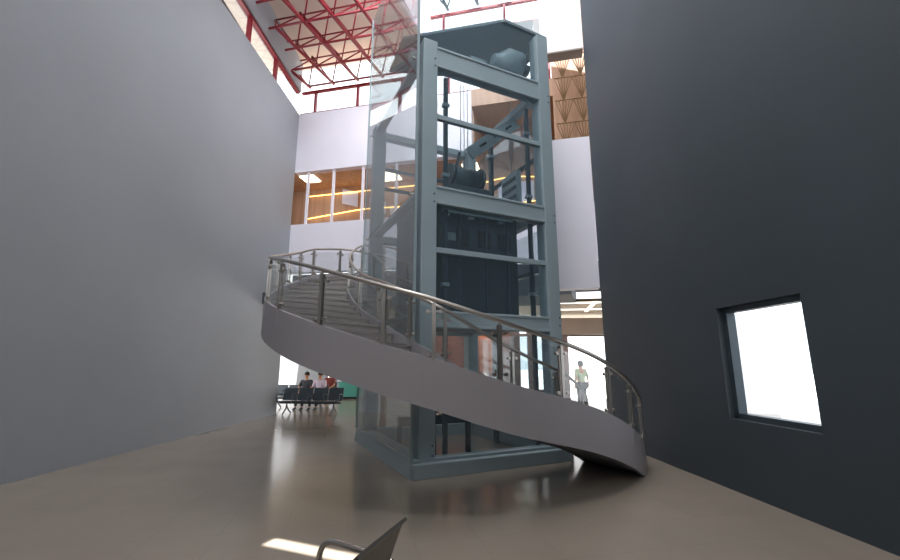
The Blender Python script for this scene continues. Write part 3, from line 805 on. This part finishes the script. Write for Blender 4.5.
# ================================================================ PEOPLE
def skin_mesh(name, verts, edges, radii, m, parent, sub=1, root=0):
    me = bpy.data.meshes.new(name); me.from_pydata([tuple(v) for v in verts], edges, [])
    me.materials.append(M[m])
    o = bpy.data.objects.new(name, me); COL.objects.link(o); o.parent = parent
    sk = o.modifiers.new('skin', 'SKIN'); sk.use_smooth_shade = True
    for i, r in enumerate(radii):
        d_ = me.skin_vertices[0].data[i]; d_.radius = r if isinstance(r, tuple) else (r, r); d_.use_root = (i == root)
    o.modifiers.new('sub', 'SUBSURF').levels = sub
    o.modifiers['sub'].render_levels = sub
    return o
def person(loc, rz, J, shirt, label, sub=2):
    """J: joints in local space, facing -y"""
    t = thing('person', loc, label, 'person', None, rz)
    v = []; e = []; r = []
    def add(p, rad, par=None):
        v.append(V(p)); r.append(rad); i = len(v)-1
        if par is not None: e.append((par, i))
        return i
    pel = add(J['pel'], (0.15, 0.11)); sp = add(J['waist'], (0.13, 0.095), pel); ch = add(J['chest'], (0.16, 0.11), sp)
    nk = add(J['neck'], (0.055, 0.055), ch); hd = V(J['head'])
    h0 = add(hd+V((0, 0, -0.06)), (0.065, 0.075), nk); h1 = add(hd+V((0, 0, 0.03)), (0.078, 0.092), h0); add(hd+V((0, 0, 0.09)), (0.055, 0.065), h1)
    for sd in ('l', 'r'):
        s_ = -1 if sd == 'l' else 1
        sh = add(J['sh_'+sd], 0.058, ch); el = add(J['el_'+sd], 0.042, sh); wr = add(J['wr_'+sd], 0.028, el)
        d_ = (V(J['wr_'+sd])-V(J['el_'+sd])).normalized()
        side = d_.cross(V((0, 0, 1))) if abs(d_.z) < 0.9 else V((0, 1, 0)); side.normalize()
        pm = add(V(J['wr_'+sd])+d_*0.06, (0.034, 0.02), wr)
        for k in range(4):
            f1 = add(v[pm]+d_*0.045+side*(k-1.5)*0.02, 0.009, pm)
            add(v[f1]+d_*(0.03+0.008*(1 if k in (1, 2) else 0))+V((-s_*0.012, 0, 0)), 0.007, f1)
        th = add(v[wr]+d_*0.035+side*0.035, 0.011, wr); add(v[th]+d_*0.035+side*0.012, 0.009, th)
        hp = add(J['hip_'+sd], 0.085, pel); kn = add(J['kn_'+sd], 0.055, hp); an = add(J['an_'+sd], 0.036, kn)
    skin_mesh('body', v, e, r, 'skin', t, sub)
    f_ = MB()
    f_.ball(hd+V((0, 0.015, 0.055)), 0.092, 0.105, 0.085); f_.ball(hd+V((0, 0.05, 0.01)), 0.085, 0.07, 0.08)
    f_.build('hair', 'hair'); o = bpy.data.objects[f_ and -1] if False else COL.objects[-1]
    o.parent = t
    fc = MB(); fc.tube([hd+V((0, -0.088, 0.015)), hd+V((0, -0.115, -0.02))], [0.008, 0.015], 8)
    for sx_ in (-1, 1): fc.ball(hd+V((sx_*0.083, 0.0, -0.01)), 0.012, 0.02, 0.03, 8, 6)
    fc.build('nose_and_ears', 'skin'); COL.objects[-1].parent = t
    ey = MB()
    for sx_ in (-1, 1): ey.ball(hd+V((sx_*0.032, -0.085, 0.012)), 0.012, 0.008, 0.008, 8, 6)
    ey.build('eyes', 'black'); COL.objects[-1].parent = t
    # shirt
    V2 = [V(J['pel'])+V((0, 0, 0.0)), V(J['waist']), V(J['chest']), V(J['neck'])+V((0, 0, -0.045))]
    E2 = [(0, 1), (1, 2), (2, 3)]; R2 = [(0.165, 0.125), (0.15, 0.115), (0.178, 0.128), (0.075, 0.07)]
    for sd in ('l', 'r'):
        a = len(V2); sh, el = V(J['sh_'+sd]), V(J['el_'+sd])
        V2 += [sh, sh.lerp(el, 0.85)]; R2 += [0.078, 0.062]; E2 += [(2, a), (a, a+1)]
    skin_mesh('shirt', V2, E2, R2, shirt, t, sub)
    V3 = [V(J['pel'])+V((0, 0, -0.03))]; E3 = []; R3 = [(0.17, 0.125)]
    for sd in ('l', 'r'):
        a = len(V3); hp, kn, an = V(J['hip_'+sd]), V(J['kn_'+sd]), V(J['an_'+sd])
        V3 += [hp, kn, an+V((0, 0, 0.02))]; R3 += [0.1, 0.072, 0.055]; E3 += [(0, a), (a, a+1), (a+1, a+2)]
    skin_mesh('trousers', V3, E3, R3, 'trousers', t, sub)
    for sd in ('l', 'r'):
        an = V(J['an_'+sd]); sh_ = MB()
        sh_.tube([an+V((0, 0.05, -0.045)), an+V((0, -0.02, -0.035)), an+V((0, -0.12, -0.055)), an+V((0, -0.18, -0.062))], [0.034, 0.045, 0.038, 0.022], 12)
        sh_.build('shoe', 'black'); COL.objects[-1].parent = t
    return t
stand = dict(pel=(0, 0, 0.93), waist=(0, 0, 1.08), chest=(0, 0.0, 1.30), neck=(0, 0, 1.46), head=(0, -0.01, 1.58),
    sh_l=(-0.18, 0, 1.37), el_l=(-0.30, -0.02, 1.12), wr_l=(-0.36, -0.10, 0.90), sh_r=(0.18, 0, 1.37), el_r=(0.23, 0.03, 1.1), wr_r=(0.24, -0.03, 0.86),
    hip_l=(-0.10, 0, 0.88), kn_l=(-0.15, -0.05, 0.48), an_l=(-0.17, -0.02, 0.09), hip_r=(0.10, 0, 0.88), kn_r=(0.14, 0.03, 0.48), an_r=(0.17, 0.08, 0.09))
person((4.56, 15.0, 0), math.radians(200), stand, 'shirt_g', 'person in a pale green shirt standing against the bright exit at the right')
sit = dict(pel=(0, 0.0, 0.52), waist=(0, 0.05, 0.68), chest=(0, 0.08, 0.90), neck=(0, 0.07, 1.06), head=(0, 0.05, 1.19),
    sh_l=(-0.18, 0.07, 0.97), el_l=(-0.24, -0.05, 0.72), wr_l=(-0.14, -0.26, 0.62), sh_r=(0.18, 0.07, 0.97), el_r=(0.24, -0.05, 0.72), wr_r=(0.14, -0.26, 0.62),
    hip_l=(-0.09, -0.02, 0.51), kn_l=(-0.12, -0.45, 0.50), an_l=(-0.12, -0.48, 0.09), hip_r=(0.09, -0.02, 0.51), kn_r=(0.12, -0.45, 0.50), an_r=(0.12, -0.48, 0.09))
R_ = math.radians
def bpt(ox, oy, rz, x, y): return (ox+math.cos(rz)*x-math.sin(rz)*y, oy+math.sin(rz)*x+math.cos(rz)*y, 0)
for i, (x, sh, lb) in enumerate([(1.30, 'trousers', 'seated person in a dark top at the left edge beneath the stair'),
                                 (1.82, 'shirt_w', 'seated person with black hair and a lilac white top on the rear bench')]):
    q = bpt(-6.6, 16.2, R_(-6), x, -0.12); person((q[0], q[1], 0), R_(-6), sit, sh, lb, 1)
bench((-5.9, 18.6, 0), R_(-6), 2, 'dark grey waiting bench furthest back on the left, under a maroon clad sitter', 'seat_dark', 'steel_dark', 'far waiting benches')
q = bpt(-5.9, 18.6, R_(-6), 0.78, -0.12); person((q[0], q[1], 0), R_(-6), sit, 'shirt_r', 'seated person in a maroon top, furthest back on the left', 1)

# teal counter and beige column on the ground floor
ct = thing('service_counter', (-4.75, 20.4, 0), 'low teal fronted counter far back on the ground floor at the left', 'counter')
MB().box(-5.2, -4.2, 20.2, 20.7, 0.1, 0.80).build('front_panel', 'teal', ct, 0.01)
MB().box(-5.25, -4.15, 20.15, 20.75, 0.80, 0.86).build('worktop', 'white', ct)
MB().box(-5.15, -4.25, 20.25, 20.65, 0.0, 0.1).build('plinth', 'black', ct)
cl = thing('column', (-1.68, 11.0, 0), 'slim beige column under the gallery, seen through the lower left shaft glass', 'column')
MB().tube([(-1.68, 11.0, 0.08), (-1.68, 11.0, 3.3)], 0.085, 24).build('shaft', 'beige', cl)
MB().tube([(-1.68, 11.0, 0.0), (-1.68, 11.0, 0.08)], 0.12, 24).build('base', 'steel_dark', cl)
# light trims under the ground floor ceiling at the right
for i, (p, q_) in enumerate([((3.3, 12.6, 3.40), (6.4, 12.1, 3.40)), ((3.3, 14.2, 3.40), (6.6, 13.8, 3.40)), ((4.3, 12.3, 3.40), (4.75, 14.6, 3.40))]):
    tag(MB().bar(p, q_, 0.10, 0.03).build('light_trim', 'lamp_w'), 'white glowing trim in the cream ceiling right of the shaft, %s' % ['the nearer cross line', 'the farther cross line', 'the line running back'][i], 'ceiling light', 'white ceiling trims')
